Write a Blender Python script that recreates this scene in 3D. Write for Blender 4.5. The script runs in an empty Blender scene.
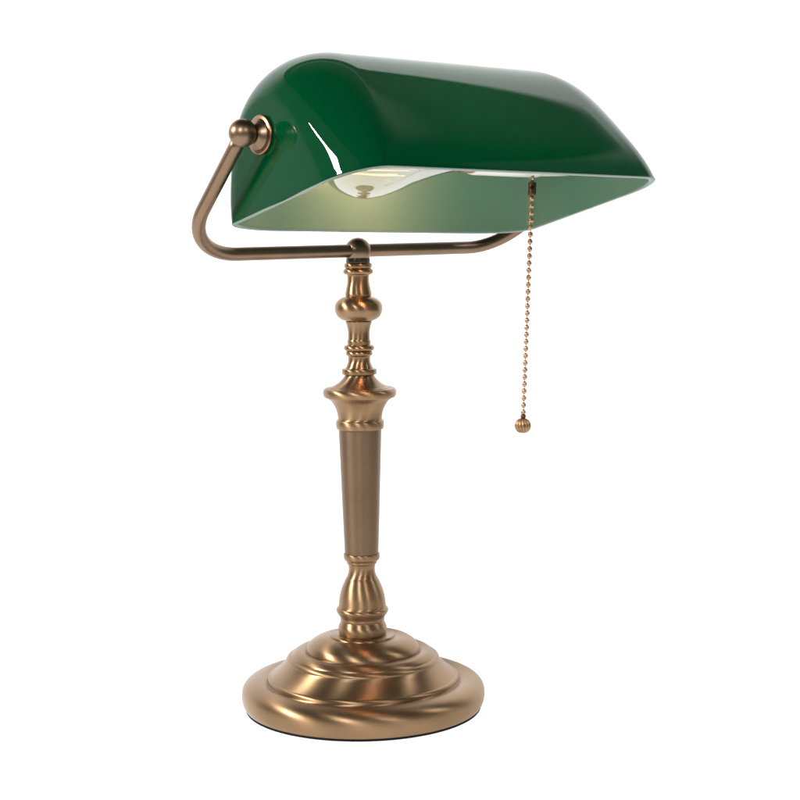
import bpy, math, random
from mathutils import Vector, Matrix
random.seed(7)
CM = 0.01
scn = bpy.context.scene
COL = scn.collection
R = math.radians

# ------------------------------------------------------------------ camera
cam = bpy.data.cameras.new("camera")
cam_o = bpy.data.objects.new("camera", cam)
COL.objects.link(cam_o)
cam.sensor_width = 36.0
cam.lens = 36.0 * 1700.0 / 800.0
cam.clip_start = 0.05
cam.clip_end = 100.0
_r = Vector((0.99995308, -0.00109387, -0.00962499))
_u = Vector((0.00968695, 0.11291686, 0.99355722))
_f = Vector((0.0, 0.99360384, -0.11292216))
_r = _u.cross(-_f).normalized(); _u = (-_f).cross(_r).normalized()
M = Matrix((( _r.x, _u.x, -_f.x), (_r.y, _u.y, -_f.y), (_r.z, _u.z, -_f.z))).to_4x4()
CAM = Vector((2.61717931, -109.78794472, 32.84497026))
M.translation = CAM * CM
cam_o.matrix_world = M
scn.camera = cam_o

def ray(x, y):
    return _f + _r * ((x - 400) / 1700.0) - _u * ((y - 400) / 1700.0)

def on_plane_y(x, y, yy):            # real distances found from the photograph's geometry, in cm
    d = ray(x, y)
    return CAM + d * ((yy - CAM.y) / d.y)

# ------------------------------------------------------------------ lamp frame (cm)
PHI, RHO, TILT = R(37.08927), R(1.57983), R(13.93649)
A = Vector((math.cos(PHI), math.sin(PHI), 0))
F = Vector((math.sin(PHI), -math.cos(PHI), 0))
Z = Vector((0, 0, 1))
A2 = A * math.cos(RHO) - Z * math.sin(RHO)
Z2 = Z * math.cos(RHO) + A * math.sin(RHO)
U = F * math.cos(TILT) + Z2 * math.sin(TILT)
V = Z2 * math.cos(TILT) - F * math.sin(TILT)
O = A * -0.17413 + F * 9.54212 + Z * 32.93335
L = 11.69683
UC = -1.28
ZBAR = 30.06355
def sh(s, u, v):
    return O + A2 * s + U * u + V * v

# ------------------------------------------------------------------ mesh helpers
class MB:
    def __init__(self):
        self.v, self.f, self.m, self.s = [], [], [], []
    def add(self, verts, faces, mat=0, smooth=True):
        b = len(self.v)
        self.v += [tuple(x) for x in verts]
        for f in faces:
            self.f.append(tuple(b + i for i in f)); self.m.append(mat); self.s.append(smooth)
    def lathe(self, prof, seg=96, org=Vector((0, 0, 0)), ax=None, mat=0, cap=True):
        """prof: list of (z, r) along axis ax from org"""
        ax = (ax or Vector((0, 0, 1))).normalized()
        x = Vector((1, 0, 0)) if abs(ax.x) < 0.8 else Vector((0, 1, 0))
        x = (x - ax * x.dot(ax)).normalized(); y = ax.cross(x)
        vs, fs = [], []
        n = len(prof)
        for z, r in prof:
            for k in range(seg):
                a = 2 * math.pi * k / seg
                vs.append(org + ax * z + (x * math.cos(a) + y * math.sin(a)) * r)
        for i in range(n - 1):
            for k in range(seg):
                k2 = (k + 1) % seg
                fs.append((i * seg + k, i * seg + k2, (i + 1) * seg + k2, (i + 1) * seg + k))
        if cap and prof[0][1] > 1e-4: fs.append(tuple(range(seg))[::-1])
        if cap and prof[-1][1] > 1e-4: fs.append(tuple((n - 1) * seg + k for k in range(seg)))
        self.add(vs, fs, mat)
    def tube(self, pts, rad, seg=32, mat=0, cap=True):
        vs, fs = [], []
        n = len(pts)
        t0 = (pts[1] - pts[0]).normalized()
        nrm = t0.orthogonal().normalized()
        for i, p in enumerate(pts):
            t = (pts[min(i + 1, n - 1)] - pts[max(i - 1, 0)]).normalized()
            nrm = (nrm - t * nrm.dot(t)).normalized()
            b = t.cross(nrm)
            rr = rad[i] if isinstance(rad, (list, tuple)) else rad
            for k in range(seg):
                a = 2 * math.pi * k / seg
                vs.append(p + (nrm * math.cos(a) + b * math.sin(a)) * rr)
        for i in range(n - 1):
            for k in range(seg):
                k2 = (k + 1) % seg
                fs.append((i * seg + k, i * seg + k2, (i + 1) * seg + k2, (i + 1) * seg + k))
        if cap:
            fs.append(tuple(range(seg))[::-1]); fs.append(tuple((n - 1) * seg + k for k in range(seg)))
        self.add(vs, fs, mat)
    def build(self, name, mats, parent=None, org=None, label=None):
        """org (cm, world) becomes the object's origin"""
        org = Vector(org) if org is not None else Vector((0, 0, 0))
        me = bpy.data.meshes.new(name)
        me.from_pydata([tuple((Vector(v) - org) * CM) for v in self.v], [], self.f)
        if not isinstance(mats, (list, tuple)): mats = [mats]
        for m in mats: me.materials.append(m)
        me.polygons.foreach_set("material_index", self.m)
        me.polygons.foreach_set("use_smooth", self.s)
        me.update()
        import bmesh
        bm = bmesh.new(); bm.from_mesh(me)
        bmesh.ops.remove_doubles(bm, verts=bm.verts, dist=1e-7)
        bmesh.ops.recalc_face_normals(bm, faces=bm.faces)
        bm.to_mesh(me); bm.free()
        o = bpy.data.objects.new(name, me)
        COL.objects.link(o)
        if parent is not None: o.parent = parent
        po = Vector(parent.get("_org", (0, 0, 0))) if parent is not None else Vector((0, 0, 0))
        o["_org"] = tuple(org)
        o.location = (org - po) * CM
        if label: o["label"] = label
        return o

def spline(pts, sub=6):
    """Catmull-Rom through (z, r) points; a repeated point makes a crease"""
    out = []
    n = len(pts)
    for i in range(n - 1):
        p1, p2 = pts[i], pts[i + 1]
        if p1 == p2: continue
        p0 = pts[i - 1] if i > 0 else p1
        p3 = pts[i + 2] if i + 2 < n else p2
        for k in range(sub):
            t = k / sub
            q = []
            for c in (0, 1):
                a, b, d, e = p0[c], p1[c], p2[c], p3[c]
                q.append(0.5 * (2 * b + (d - a) * t + (2 * a - 5 * b + 4 * d - e) * t * t + (3 * b - a - 3 * d + e) * t ** 3))
            out.append((q[0], max(q[1], 0.0)))
    out.append(pts[-1])
    return out

# ------------------------------------------------------------------ materials
def new_mat(name):
    m = bpy.data.materials.new(name); m.use_nodes = True
    nt = m.node_tree; nt.nodes.clear()
    out = nt.nodes.new("ShaderNodeOutputMaterial")
    return m, nt, out
def N(nt, t, **kw):
    n = nt.nodes.new(t)
    for k, v in kw.items(): setattr(n, k, v)
    return n

def metal(name, c1, c2, rough, aniso=0.0, nscale=30.0, axis='Z', grain=0.0):
    m, nt, out = new_mat(name)
    b = N(nt, "ShaderNodeBsdfPrincipled")
    b.inputs["Metallic"].default_value = 1.0
    tc = N(nt, "ShaderNodeTexCoord")
    no = N(nt, "ShaderNodeTexNoise"); no.inputs["Scale"].default_value = nscale
    no.inputs["Detail"].default_value = 6
    nt.links.new(tc.outputs["Object"], no.inputs["Vector"])
    cr = N(nt, "ShaderNodeValToRGB")
    cr.color_ramp.elements[0].position = 0.35; cr.color_ramp.elements[0].color = (*c1, 1)
    cr.color_ramp.elements[1].position = 0.68; cr.color_ramp.elements[1].color = (*c2, 1)
    nt.links.new(no.outputs["Fac"], cr.inputs["Fac"])
    nt.links.new(cr.outputs["Color"], b.inputs["Base Color"])
    mr = N(nt, "ShaderNodeMapRange")
    mr.inputs["To Min"].default_value = rough - 0.05; mr.inputs["To Max"].default_value = rough + 0.06
    nt.links.new(no.outputs["Fac"], mr.inputs["Value"])
    nt.links.new(mr.outputs["Result"], b.inputs["Roughness"])
    if aniso:
        b.inputs["Anisotropic"].default_value = aniso; b.inputs["Anisotropic Rotation"].default_value = 0.30
        tg = N(nt, "ShaderNodeTangent", direction_type='RADIAL', axis=axis)
        nt.links.new(tg.outputs["Tangent"], b.inputs["Tangent"])
    if grain:
        mp = N(nt, "ShaderNodeMapping"); mp.inputs["Scale"].default_value = (60, 60, 2600)
        nt.links.new(tc.outputs["Object"], mp.inputs["Vector"])
        n2 = N(nt, "ShaderNodeTexNoise"); n2.inputs["Scale"].default_value = 1.0; n2.inputs["Detail"].default_value = 3
        nt.links.new(mp.outputs["Vector"], n2.inputs["Vector"])
        bp = N(nt, "ShaderNodeBump"); bp.inputs["Strength"].default_value = grain; bp.inputs["Distance"].default_value = 0.0004
        nt.links.new(n2.outputs["Fac"], bp.inputs["Height"])
        nt.links.new(bp.outputs["Normal"], b.inputs["Normal"])
    nt.links.new(b.outputs["BSDF"], out.inputs["Surface"])
    return m

brass = metal("antique_brass", (0.265, 0.169, 0.093), (0.337, 0.214, 0.118), 0.38, aniso=0.86, grain=0.09)
stem_brass = metal("antique_brass_stem", (0.272, 0.173, 0.094), (0.345, 0.219, 0.118), 0.32, aniso=0.8)
shaft_m = metal("satin_bronze", (0.18, 0.119, 0.076), (0.208, 0.138, 0.087), 0.38, aniso=0.6, grain=0.25)
bronze = metal("dark_bronze", (0.215, 0.145, 0.093), (0.265, 0.178, 0.115), 0.36)
dark_patina = metal("dark_patina", (0.06, 0.06, 0.05), (0.12, 0.105, 0.08), 0.4)
copper = metal("copper_washer", (0.30, 0.165, 0.095), (0.36, 0.20, 0.115), 0.34)
chain_m = metal("chain_copper", (0.44, 0.29, 0.19), (0.52, 0.345, 0.225), 0.33)
knob_m = metal("knob_brass", (0.34, 0.215, 0.115), (0.42, 0.265, 0.14), 0.4)
clasp_m = metal("clasp_brown", (0.09, 0.055, 0.04), (0.13, 0.08, 0.05), 0.4)

def plain(name, col, rough, spec=0.5):
    m, nt, out = new_mat(name)
    b = N(nt, "ShaderNodeBsdfPrincipled")
    tc = N(nt, "ShaderNodeTexCoord")
    no = N(nt, "ShaderNodeTexNoise"); no.inputs["Scale"].default_value = 40
    nt.links.new(tc.outputs["Object"], no.inputs["Vector"])
    mx = N(nt, "ShaderNodeMix", data_type='RGBA')
    mx.inputs["A"].default_value = (*[c * 0.93 for c in col], 1); mx.inputs["B"].default_value = (*col, 1)
    nt.links.new(no.outputs["Fac"], mx.inputs["Factor"])
    nt.links.new(mx.outputs["Result"], b.inputs["Base Color"])
    b.inputs["Roughness"].default_value = rough
    b.inputs["Specular IOR Level"].default_value = spec
    nt.links.new(b.outputs["BSDF"], out.inputs["Surface"])
    return m

felt_and_hole = plain("black_felt_and_hole", (0.012, 0.012, 0.016), 0.9, 0.1)
porcelain = plain("white_porcelain", (0.82, 0.80, 0.76), 0.25)

def glass_layer(name, c1, c2, trans_col, trans_fac, rough, coat_spec=0.5, ripple=0.0):
    m, nt, out = new_mat(name)
    tc = N(nt, "ShaderNodeTexCoord")
    no = N(nt, "ShaderNodeTexNoise"); no.inputs["Scale"].default_value = 14; no.inputs["Detail"].default_value = 2
    nt.links.new(tc.outputs["Object"], no.inputs["Vector"])
    mx = N(nt, "ShaderNodeMix", data_type='RGBA')
    mx.inputs["A"].default_value = (*c1, 1); mx.inputs["B"].default_value = (*c2, 1)
    nt.links.new(no.outputs["Fac"], mx.inputs["Factor"])
    b = N(nt, "ShaderNodeBsdfPrincipled")
    nt.links.new(mx.outputs["Result"], b.inputs["Base Color"])
    b.inputs["Roughness"].default_value = rough
    b.inputs["Specular IOR Level"].default_value = coat_spec
    tr = N(nt, "ShaderNodeBsdfTranslucent"); tr.inputs["Color"].default_value = (*trans_col, 1)
    ms = N(nt, "ShaderNodeMixShader"); ms.inputs["Fac"].default_value = trans_fac
    nt.links.new(b.outputs["BSDF"], ms.inputs[1]); nt.links.new(tr.outputs["BSDF"], ms.inputs[2])
    if ripple:
        n2 = N(nt, "ShaderNodeTexNoise"); n2.inputs["Scale"].default_value = 75; n2.inputs["Detail"].default_value = 2
        nt.links.new(tc.outputs["Object"], n2.inputs["Vector"])
        bp = N(nt, "ShaderNodeBump"); bp.inputs["Strength"].default_value = ripple; bp.inputs["Distance"].default_value = 0.0006
        nt.links.new(n2.outputs["Fac"], bp.inputs["Height"])
        nt.links.new(bp.outputs["Normal"], b.inputs["Normal"])
    nt.links.new(ms.outputs["Shader"], out.inputs["Surface"])
    return m

green_out = glass_layer("green_cased_glass", (0.0, 0.038, 0.014), (0.0, 0.046, 0.017), (0.0, 0.52, 0.23), 0.10, 0.015, 0.5, ripple=0.008)
green_in = glass_layer("opal_lining", (0.25, 0.47, 0.36), (0.28, 0.50, 0.39), (0.02, 0.78, 0.46), 0.48, 0.22, 0.5)
glass_rim = glass_layer("ground_glass_rim", (0.20, 0.27, 0.23), (0.26, 0.33, 0.28), (0.1, 0.3, 0.2), 0.2, 0.25, 0.5)

# frosted bulb
bulb_m, nt, out = new_mat("frosted_bulb_glass")
b = N(nt, "ShaderNodeBsdfGlossy"); b.inputs["Color"].default_value = (0.92, 0.92, 0.92, 1); b.inputs["Roughness"].default_value = 0.08
tr = N(nt, "ShaderNodeBsdfTransparent"); tr.inputs["Color"].default_value = (0.92, 0.91, 0.88, 1)
ms = N(nt, "ShaderNodeMixShader"); lw = N(nt, "ShaderNodeLayerWeight"); lw.inputs["Blend"].default_value = 0.35
mrb = N(nt, "ShaderNodeMapRange"); mrb.inputs["To Min"].default_value = 0.88; mrb.inputs["To Max"].default_value = 0.12
nt.links.new(lw.outputs["Facing"], mrb.inputs["Value"]); nt.links.new(mrb.outputs["Result"], ms.inputs["Fac"])
nt.links.new(b.outputs["BSDF"], ms.inputs[1]); nt.links.new(tr.outputs["BSDF"], ms.inputs[2])
nt.links.new(ms.outputs["Shader"], out.inputs["Surface"])
fil_m, nt, out = new_mat("glowing_filament")
e = N(nt, "ShaderNodeEmission"); e.inputs["Color"].default_value = (1, 0.6, 0.33, 1); e.inputs["Strength"].default_value = 1.8
nt.links.new(e.outputs["Emission"], out.inputs["Surface"])

# ------------------------------------------------------------------ setting
floor_m, nt, out = new_mat("white_backlit_table")
tc = N(nt, "ShaderNodeTexCoord"); no = N(nt, "ShaderNodeTexNoise"); no.inputs["Scale"].default_value = 3
nt.links.new(tc.outputs["Object"], no.inputs["Vector"])
mx = N(nt, "ShaderNodeMix", data_type='RGBA'); mx.inputs["A"].default_value = (0.92, 0.92, 0.92, 1); mx.inputs["B"].default_value = (0.94, 0.94, 0.94, 1)
nt.links.new(no.outputs["Fac"], mx.inputs["Factor"])
df = N(nt, "ShaderNodeBsdfDiffuse"); nt.links.new(mx.outputs["Result"], df.inputs["Color"])
tl = N(nt, "ShaderNodeBsdfTranslucent"); tl.inputs["Color"].default_value = (0.95, 0.95, 0.95, 1)
ms = N(nt, "ShaderNodeMixShader"); ms.inputs["Fac"].default_value = 0.55  # translucent share lets the added lamp underneath brighten the surface
nt.links.new(df.outputs["BSDF"], ms.inputs[1]); nt.links.new(tl.outputs["BSDF"], ms.inputs[2])
nt.links.new(ms.outputs["Shader"], out.inputs["Surface"])
g = MB()
h = 90.0
g.add([(-h, -h, 0), (h, -h, 0), (h, h, 0), (-h, h, 0)], [(0, 1, 2, 3)], smooth=False)
ground = g.build("ground", floor_m)
ground["kind"] = "structure"; ground["label"] = "plain white tabletop running into the white background"; ground["category"] = "tabletop"

# ------------------------------------------------------------------ the lamp
lamp = bpy.data.objects.new("desk_lamp", None); COL.objects.link(lamp)
lamp.empty_display_size = 0.05
lamp["label"] = "antique brass bankers desk lamp with green glass shade and bead pull chain"
lamp["category"] = "desk lamp"

m = MB(); m.lathe([(0.02, 7.6), (0.02, 7.78), (0.16, 7.78), (0.16, 7.6)])
m.build("felt_pad", felt_and_hole, lamp)

base = spline([(0.14, 7.3), (0.14, 7.72), (0.14, 7.72), (0.22, 7.84), (0.55, 7.98), (1.02, 8.03), (1.4, 7.95), (1.68, 7.72), (1.85, 7.36), (1.91, 6.95),
               (1.88, 6.6), (1.82, 6.38), (1.82, 6.38), (1.9, 6.34), (2.06, 6.3), (2.15, 6.22), (2.16, 6.12), (2.16, 6.12), (2.2, 6.05), (2.4, 5.8), (2.68, 5.5), (3.0, 5.2), (3.2, 5.05), (3.2, 5.05),
               (3.33, 5.03), (3.46, 4.9), (3.48, 4.76), (3.48, 4.76), (3.62, 4.66), (3.8, 4.38), (3.84, 4.0), (3.78, 3.76), (3.78, 3.76),
               (4.0, 3.72), (4.3, 3.52), (4.58, 3.1), (4.72, 2.6), (4.74, 2.14), (4.74, 2.14), (4.84, 2.1), (4.86, 2.0), (4.86, 1.5)], 7)
m = MB(); m.lathe(base, 160); base_o = m.build("base", brass, lamp)

vase = spline([(4.86, 1.48), (4.86, 1.53), (4.86, 1.53), (5.0, 1.57), (5.35, 1.59), (5.66, 1.48), (5.78, 1.42), (5.78, 1.42), (5.9, 1.46), (6.0, 1.46), (6.0, 1.46),
               (6.12, 1.52), (6.3, 1.64), (6.5, 1.72), (6.62, 1.68), (6.68, 1.6), (6.68, 1.6), (6.85, 1.56), (7.2, 1.52), (7.5, 1.47), (7.95, 1.345), (8.42, 1.15), (8.62, 1.05), (8.66, 1.02), (8.66, 1.02),
               (8.95, 0.90), (9.3, 0.855), (9.6, 0.92), (9.6, 0.92), (9.65, 0.99), (9.8, 1.0), (9.8, 1.0), (9.86, 1.12), (10.0, 1.18), (10.2, 1.19), (10.28, 1.17), (10.28, 1.17), (10.28, 1.0)], 6)
m = MB(); m.lathe(vase); m.build("turned_vase", brass, lamp)
m = MB(); m.lathe([(10.26 + (18.6 - 10.26) * k / 12, 1.105 + (1.40 - 1.105) * k / 12) for k in range(13)], cap=False); m.build("tapered_shaft", shaft_m, lamp)
cap = spline([(18.52, 1.2), (18.52, 1.46), (18.52, 1.46), (18.56, 1.52), (18.8, 1.57), (19.05, 1.54), (19.1, 1.46), (19.1, 1.46), (19.3, 1.44), (19.8, 1.55), (20.3, 1.82), (20.5, 2.05), (20.56, 2.12), (20.56, 2.12),
              (20.62, 2.3), (20.8, 2.38), (21.0, 2.38), (21.16, 2.28), (21.2, 2.15), (21.2, 2.0), (21.2, 2.0), (21.24, 1.95), (21.3, 1.75), (21.55, 1.35), (21.9, 1.02), (22.12, 0.92), (22.12, 0.92), (22.12, 0.6)], 6)
m = MB(); m.lathe(cap); m.build("capital_collar", brass, lamp)
stem = spline([(22.08, 0.7), (22.08, 1.05), (22.08, 1.05), (22.12, 1.12), (22.3, 1.14), (22.42, 1.12), (22.45, 1.05), (22.45, 0.92), (22.45, 0.92), (22.6, 0.84), (22.9, 0.73), (23.2, 0.72), (23.3, 0.78), (23.3, 0.78),
               (23.34, 0.84), (23.45, 0.88), (23.56, 0.84), (23.6, 0.78), (23.6, 0.78), (23.66, 0.93), (23.8, 0.99), (23.94, 0.93), (24.0, 0.78), (24.0, 0.74), (24.0, 0.74),
               (24.25, 0.76), (24.32, 0.72), (24.32, 0.72), (24.8, 0.71), (25.2, 0.77), (25.5, 0.86), (25.55, 0.80), (25.55, 0.80),
               (25.62, 1.08), (25.85, 1.38), (26.15, 1.52), (26.38, 1.55), (26.62, 1.51), (26.85, 1.36), (27.05, 1.08), (27.12, 0.82), (27.12, 0.82),
               (27.25, 0.86), (27.5, 0.82), (28.0, 0.72), (28.4, 0.71), (28.52, 0.73), (28.52, 0.73), (28.58, 0.9), (28.72, 0.98), (28.86, 0.92), (28.92, 0.8), (28.92, 0.8), (29.0, 0.88), (29.12, 0.9), (29.24, 0.86), (29.28, 0.76), (29.28, 0.76), (29.28, 0.5)], 6)
m = MB(); m.lathe(stem, 80); m.build("turned_stem", stem_brass, lamp)
m = MB(); m.lathe(spline([(29.22, 0.74), (29.4, 0.78), (29.7, 0.72), (29.9, 0.66)], 5), 64)
m.build("neck_collar", dark_patina, lamp)

# joint that clasps the bar
m = MB(); c = Vector((0, 0, ZBAR - 0.02))
m.lathe([(0.86 * math.sin(R(t)), 0.86 * math.cos(R(t))) for t in range(-62, 49, 5)] + [(0.66, 0.53), (0.66, 0.47)], 64, c, A)
m.build("bar_joint", bronze, lamp, label="rounded brass joint holding the bar")

# yoke: bar, two bends, two leaning arms
W = (F * 0.7275 + Z * 0.6861).normalized()
B0 = Vector((0, 0, ZBAR))
def yk(al, w): return B0 + A * al + W * w
HB, RB = 13.12, 4.0
path = []
top = 9.75
for s in (-1, 1):
    seg = []
    for w in [top - (top - RB) * k / 8 for k in range(9)]: seg.append((s * HB, w))
    for k in range(1, 17):
        a = R(90 * k / 16); seg.append((s * (HB - RB + RB * math.cos(a)), RB - RB * math.sin(a)))
    if s == -1:
        path += seg
        path += [(-(HB - RB) + 2 * (HB - RB) * k / 10, 0.0) for k in range(1, 10)]
    else: path += seg[::-1]
m = MB(); m.tube([yk(*p) for p in path], 0.42, 32)
yoke = m.build("yoke_bar", bronze, lamp)

for s in (-1, 1):
    ctr = yk(s * HB, 10.14) if s == -1 else yk(s * HB, 10.14)
    end = sh(s * (L + 0.02), UC, 4.12)
    ax = (end - ctr).normalized(); d = (end - ctr).length
    m = MB()
    m.lathe([(0.80 * math.sin(R(t)), 0.80 * math.cos(R(t))) for t in range(-90, 46, 9)] + [(0.66, 0.52), (d - 0.72, 0.50), (d - 0.6, 0.55), (d - 0.45, 0.70), (d - 0.32, 0.86), (d - 0.25, 0.9), (d - 0.25, 0.3)], 48, ctr, ax)
    kn = m.build("pivot_knob", bronze, lamp, org=ctr)
    m = MB()
    m.lathe([(d - 0.26, 0.3), (d - 0.26, 1.05), (d - 0.22, 1.12), (d - 0.1, 1.12), (d - 0.06, 1.06), (d - 0.06, 0.3)], 56, ctr, ax)
    m.build("washer", copper, kn, org=ctr)

# shade
RK = [7.35441, 6.64683, 7.30053, 8.81374, 8.68604, 7.36344, 7.04673]
K = 7
hh = math.pi / (K - 1)
def solve_m():
    a = [0.0] + [1.0] * (K - 2) + [0.0]; bb = [1.0] + [4.0] * (K - 2) + [1.0]; cc = [0.0] + [1.0] * (K - 2) + [0.0]
    dd = [0.0] + [6 * (RK[i + 1] - 2 * RK[i] + RK[i - 1]) / hh / hh for i in range(1, K - 1)] + [0.0]
    for i in range(1, K):
        w = a[i] / bb[i - 1]; bb[i] -= w * cc[i - 1]; dd[i] -= w * dd[i - 1]
    x = [0.0] * K; x[-1] = dd[-1] / bb[-1]
    for i in range(K - 2, -1, -1): x[i] = (dd[i] - cc[i] * x[i + 1]) / bb[i]
    return x
MM = solve_m()
def rad(t):
    i = min(max(int(t / hh), 0), K - 2); u = t - i * hh; v = hh - u
    return MM[i] * v ** 3 / 6 / hh + MM[i + 1] * u ** 3 / 6 / hh + (RK[i] / hh - MM[i] * hh / 6) * v + (RK[i + 1] / hh - MM[i + 1] * hh / 6) * u
NT, NFIL, NCAP, NMID = 120, 28, 10, 24
TH = 0.30
DOME = 0.0
def section(T, off):
    """(s, k) along the shade: flat end, rounded corner, straight barrel, corner, end"""
    fa = 3.1065 + (1.3080) * math.sin(T) + (-0.9478) * math.cos(T)
    fr = 0.3591 + (-0.0182) * math.sin(T) + (0.1354) * math.cos(T)
    le = L - off
    half = []
    for q in range(NCAP):
        t = q / NCAP
        half.append((le + DOME * (1 - t * t) ** 2, t * (1 - fr)))
    for q in range(NFIL + 1):
        th = math.pi / 2 * (1 - q / NFIL)
        half.append((le - fa + fa * math.sin(th), 1 - fr + fr * math.cos(th)))
    s0 = half[-1][0]
    mid = [(s0 - 2 * s0 * q / NMID, 1.0) for q in range(1, NMID)]
    return half + mid + [(-a_, b_) for a_, b_ in reversed(half)]
def shell(off, lift):
    rows = []
    for i in range(NT + 1):
        T = math.pi * i / NT
        rr = rad(T) - off
        row = []
        for s, k in section(T, off):
            u, v = rr * math.cos(T) * k, rr * math.sin(T) * k
            if i in (0, NT): v = lift
            row.append(sh(s, u, v))
        rows.append(row)
    return rows
outer, inner = shell(0.0, 0.05), shell(TH, 0.05)
mid_ = []
m = MB()
def grid(rows, mat):
    vs = [p for row in rows for p in row]; w = len(rows[0])
    fs = [(i * w + j, i * w + j + 1, (i + 1) * w + j + 1, (i + 1) * w + j) for i in range(len(rows) - 1) for j in range(w - 1)]
    m.add(vs, fs, mat)
grid(outer, 0); grid(inner, 1)
for i in (0, NT):
    a, c = outer[i], inner[i]
    o1 = [p.lerp(q, 0.12) - V * 0.05 for p, q in zip(a, c)]
    o2 = [p.lerp(q, 0.88) - V * 0.05 for p, q in zip(a, c)]
    grid([a, o1, o2, c], 2)
shade = m.build("glass_shade", [green_out, green_in, glass_rim], lamp)
sm = shade.modifiers.new("sharp", 'EDGE_SPLIT'); sm.split_angle = R(50)

# bulb and socket on the shade's own axis
VB = 3.7
prof = spline([(-7.5, 0.0), (-7.45, 0.6), (-7.1, 1.6), (-6.4, 2.45), (-5.3, 2.95), (-4.2, 2.98), (-3.0, 2.7), (-1.6, 2.2), (0.0, 1.7), (1.6, 1.3), (2.8, 1.1)], 6)
m = MB(); m.lathe(prof, 64, sh(0, UC, VB), A2)
bulb = m.build("light_bulb", bulb_m, lamp, org=sh(-4.5, UC, VB))
m = MB()
for (du, dv) in ((0.7, -1.55), (0.2, -1.72), (-0.5, -1.45), (-0.9, -1.1)):
    m.tube([sh(-6.5 + 4.3 * k / 8, UC + du + 0.08 * math.sin(k), VB + dv) for k in range(9)], 0.03, 8)
m.build("filament", fil_m, bulb, org=sh(-4.5, UC, VB))
m = MB(); m.lathe([(2.6, 1.0), (2.6, 1.18), (2.7, 1.25), (3.4, 1.25), (3.5, 1.18), (3.5, 0.8)], 48, sh(0, UC, VB), A2)
m.build("bulb_collar", copper, lamp)
m = MB(); m.lathe(spline([(3.45, 1.0), (3.45, 1.3), (3.45, 1.3), (3.6, 1.34), (4.2, 1.37), (8.4, 1.37), (8.7, 1.32), (8.8, 1.3), (8.8, 1.3), (L - 0.28, 1.2)], 5), 48, sh(0, UC, VB), A2)
m.build("lamp_socket", porcelain, lamp)

# pull chain
YC = sh(8.1, UC, 2.0).y
top = on_plane_y(532.5, 181, YC); bot = on_plane_y(523.2, 416, YC)
dr = (bot - top); ln = dr.length; dr.normalize()
m = MB()
m.tube([top - dr * 0.75, top - dr * 0.3, top + dr * 0.1], 0.09, 12)
m.tube([top + dr * 0.1, top + dr * (ln * 0.5), bot], 0.028, 10)
chain = m.build("pull_chain", chain_m, lamp, org=top)
m = MB()
m.lathe([(0.0, 0.10), (0.04, 0.19), (0.12, 0.24), (0.22, 0.25), (0.72, 0.25), (0.86, 0.24), (0.94, 0.19), (0.97, 0.1)], 24, top, dr)
m.lathe([(0.0, 0.0), (0.02, 0.12), (0.05, 0.13), (0.05, 0.0)], 16, top + dr * 0.42 + Vector((-0.02, -0.225, 0)), Vector((-0.15, -1, 0)), mat=1)  # flat black disc painted in for the shaded hole of the clasp
m.build("chain_clasp", [clasp_m, felt_and_hole], chain, org=top)
m = MB()
m.lathe([(0.185 * math.sin(R(t)), 0.165 * math.cos(R(t))) for t in range(-90, 91, 15)], 20)
bead = None
nb = 31
for k in range(nb):
    p = top + dr * (1.1 + (ln - 1.35) * k / (nb - 1))
    if bead is None:
        bead = m.build("bead", chain_m, chain); o = bead
    else:
        o = bead.copy(); COL.objects.link(o); o.parent = chain
    o.location = (p - top) * CM
m = MB()
m.lathe([(0.0, 0.08), (0.04, 0.17), (0.22, 0.17), (0.28, 0.1)], 20, bot - dr * 0.12, dr)
m.build("chain_end", clasp_m, chain, org=top)
# ribbed knob
m = MB(); vs, fs = [], []
seg, rings = 168, 28
cc = on_plane_y(522.8, 425.6, YC)
for i in range(rings + 1):
    t = -math.pi / 2 + math.pi * i / rings
    for k in range(seg):
        a = 2 * math.pi * k / seg
        rib = 1 - 0.15 * (1 - abs(math.sin(a * 7))) ** 1.4 * math.cos(t) ** 0.5 if math.cos(t) > 1e-6 else 1
        r = 0.53 * max(math.cos(t), 0) ** 0.85 * rib
        vs.append(cc + Vector((r * math.cos(a), r * math.sin(a), 0.49 * math.sin(t))))
for i in range(rings):
    for k in range(seg):
        k2 = (k + 1) % seg; fs.append((i * seg + k, i * seg + k2, (i + 1) * seg + k2, (i + 1) * seg + k))
m.add(vs, fs); m.build("pull_knob", knob_m, chain, org=top)

# ------------------------------------------------------------------ light
w = bpy.data.worlds.new("World"); scn.world = w; w.use_nodes = True
nt = w.node_tree; nt.nodes.clear()
out = nt.nodes.new("ShaderNodeOutputWorld"); bg = nt.nodes.new("ShaderNodeBackground")
tc = nt.nodes.new("ShaderNodeTexCoord"); sx = nt.nodes.new("ShaderNodeSeparateXYZ")
nt.links.new(tc.outputs["Generated"], sx.inputs["Vector"])
mr = nt.nodes.new("ShaderNodeMapRange"); mr.interpolation_type = 'SMOOTHSTEP'
mr.inputs["From Min"].default_value = 0.22; mr.inputs["From Max"].default_value = 0.62
mr.inputs["To Min"].default_value = 0.13; mr.inputs["To Max"].default_value = 1.45
mx_ = nt.nodes.new("ShaderNodeMath"); mx_.operation = 'MULTIPLY_ADD'; mx_.inputs[1].default_value = 0.0
nt.links.new(sx.outputs["X"], mx_.inputs[0]); nt.links.new(sx.outputs["Y"], mx_.inputs[2])
nt.links.new(mx_.outputs[0], mr.inputs["Value"])
bg.inputs["Color"].default_value = (1, 1, 1, 1)
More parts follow.
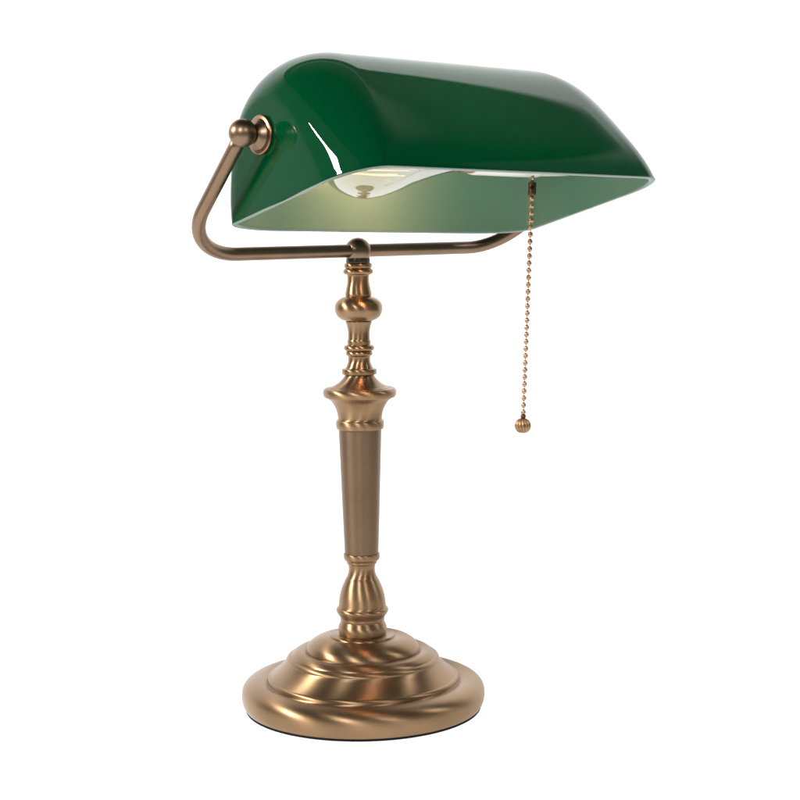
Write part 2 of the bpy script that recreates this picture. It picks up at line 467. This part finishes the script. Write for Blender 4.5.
# studio: a bright wall behind that ends at a height, then a dim ceiling with one pale band
m2 = nt.nodes.new("ShaderNodeValToRGB")
els = m2.color_ramp.elements
stops = [(0.0, 1.0), (0.688, 1.0), (0.700, 0.08), (0.765, 0.10), (0.78, 0.32), (0.795, 0.10)]
els[0].position = stops[0][0]; els[1].position = 1.0
for p, _v in stops[1:]: els.new(p)
for e_, (p, v_) in zip(els, stops + [(1.0, 0.10)]): e_.position = p; e_.color = (v_, v_, v_, 1)
nt.links.new(sx.outputs["Z"], m2.inputs["Fac"])
mu = nt.nodes.new("ShaderNodeMath"); mu.operation = 'MULTIPLY'
nt.links.new(mr.outputs["Result"], mu.inputs[0]); nt.links.new(m2.outputs["Color"], mu.inputs[1])
nt.links.new(mu.outputs[0], bg.inputs["Strength"])
nt.links.new(bg.outputs["Background"], out.inputs["Surface"])

def area(name, loc, target, sx_, sy_, power, col=(1, 1, 1)):
    l = bpy.data.lights.new(name, 'AREA'); l.shape = 'RECTANGLE'; l.size = sx_; l.size_y = sy_
    l.energy = power; l.color = col
    o = bpy.data.objects.new(name, l); COL.objects.link(o)
    o.location = loc
    d = Vector(target) - Vector(loc)
    o.rotation_euler = d.to_track_quat('-Z', 'Y').to_euler()
    return o
def polar(az, el, dist, z0=0.2):
    return (math.sin(R(az)) * math.cos(R(el)) * dist, -math.cos(R(az)) * math.cos(R(el)) * dist, z0 + math.sin(R(el)) * dist)
T0 = (0, 0, 0.2)
area("added_under_table_fill", (0, 0.1, -0.9), (0, 0.1, 0), 3.4, 3.4, 60)  # unseen lamp added below the table to whiten it and wash out shadows
area("strip_left", polar(-76, 25.4, 1.6), T0, 0.16, 0.25, 24, (1, 0.97, 0.9))
area("lamp_front_left", polar(-17, 27, 1.7), T0, 0.16, 0.35, 10)
area("lamp_front_right", polar(27, 27, 1.7), T0, 0.16, 0.35, 4)
area("lamp_right", polar(86, 36, 1.7), T0, 0.16, 0.4, 4)
pl = bpy.data.lights.new("bulb_glow", 'POINT'); pl.energy = 0.39; pl.color = (1, 0.42, 0.26); pl.shadow_soft_size = 0.012
po = bpy.data.objects.new("bulb_glow", pl); COL.objects.link(po); po.location = sh(-1.8, UC - 0.6, VB - 0.6) * CM

for o in bpy.data.objects:
    if "_org" in o: del o["_org"]
scn.render.engine = 'CYCLES'
scn.cycles.use_denoising = True
scn.cycles.max_bounces = 10
scn.view_settings.view_transform = 'Standard'
scn.view_settings.look = 'None'
scn.view_settings.exposure = 0.0
scn.view_settings.gamma = 1.0
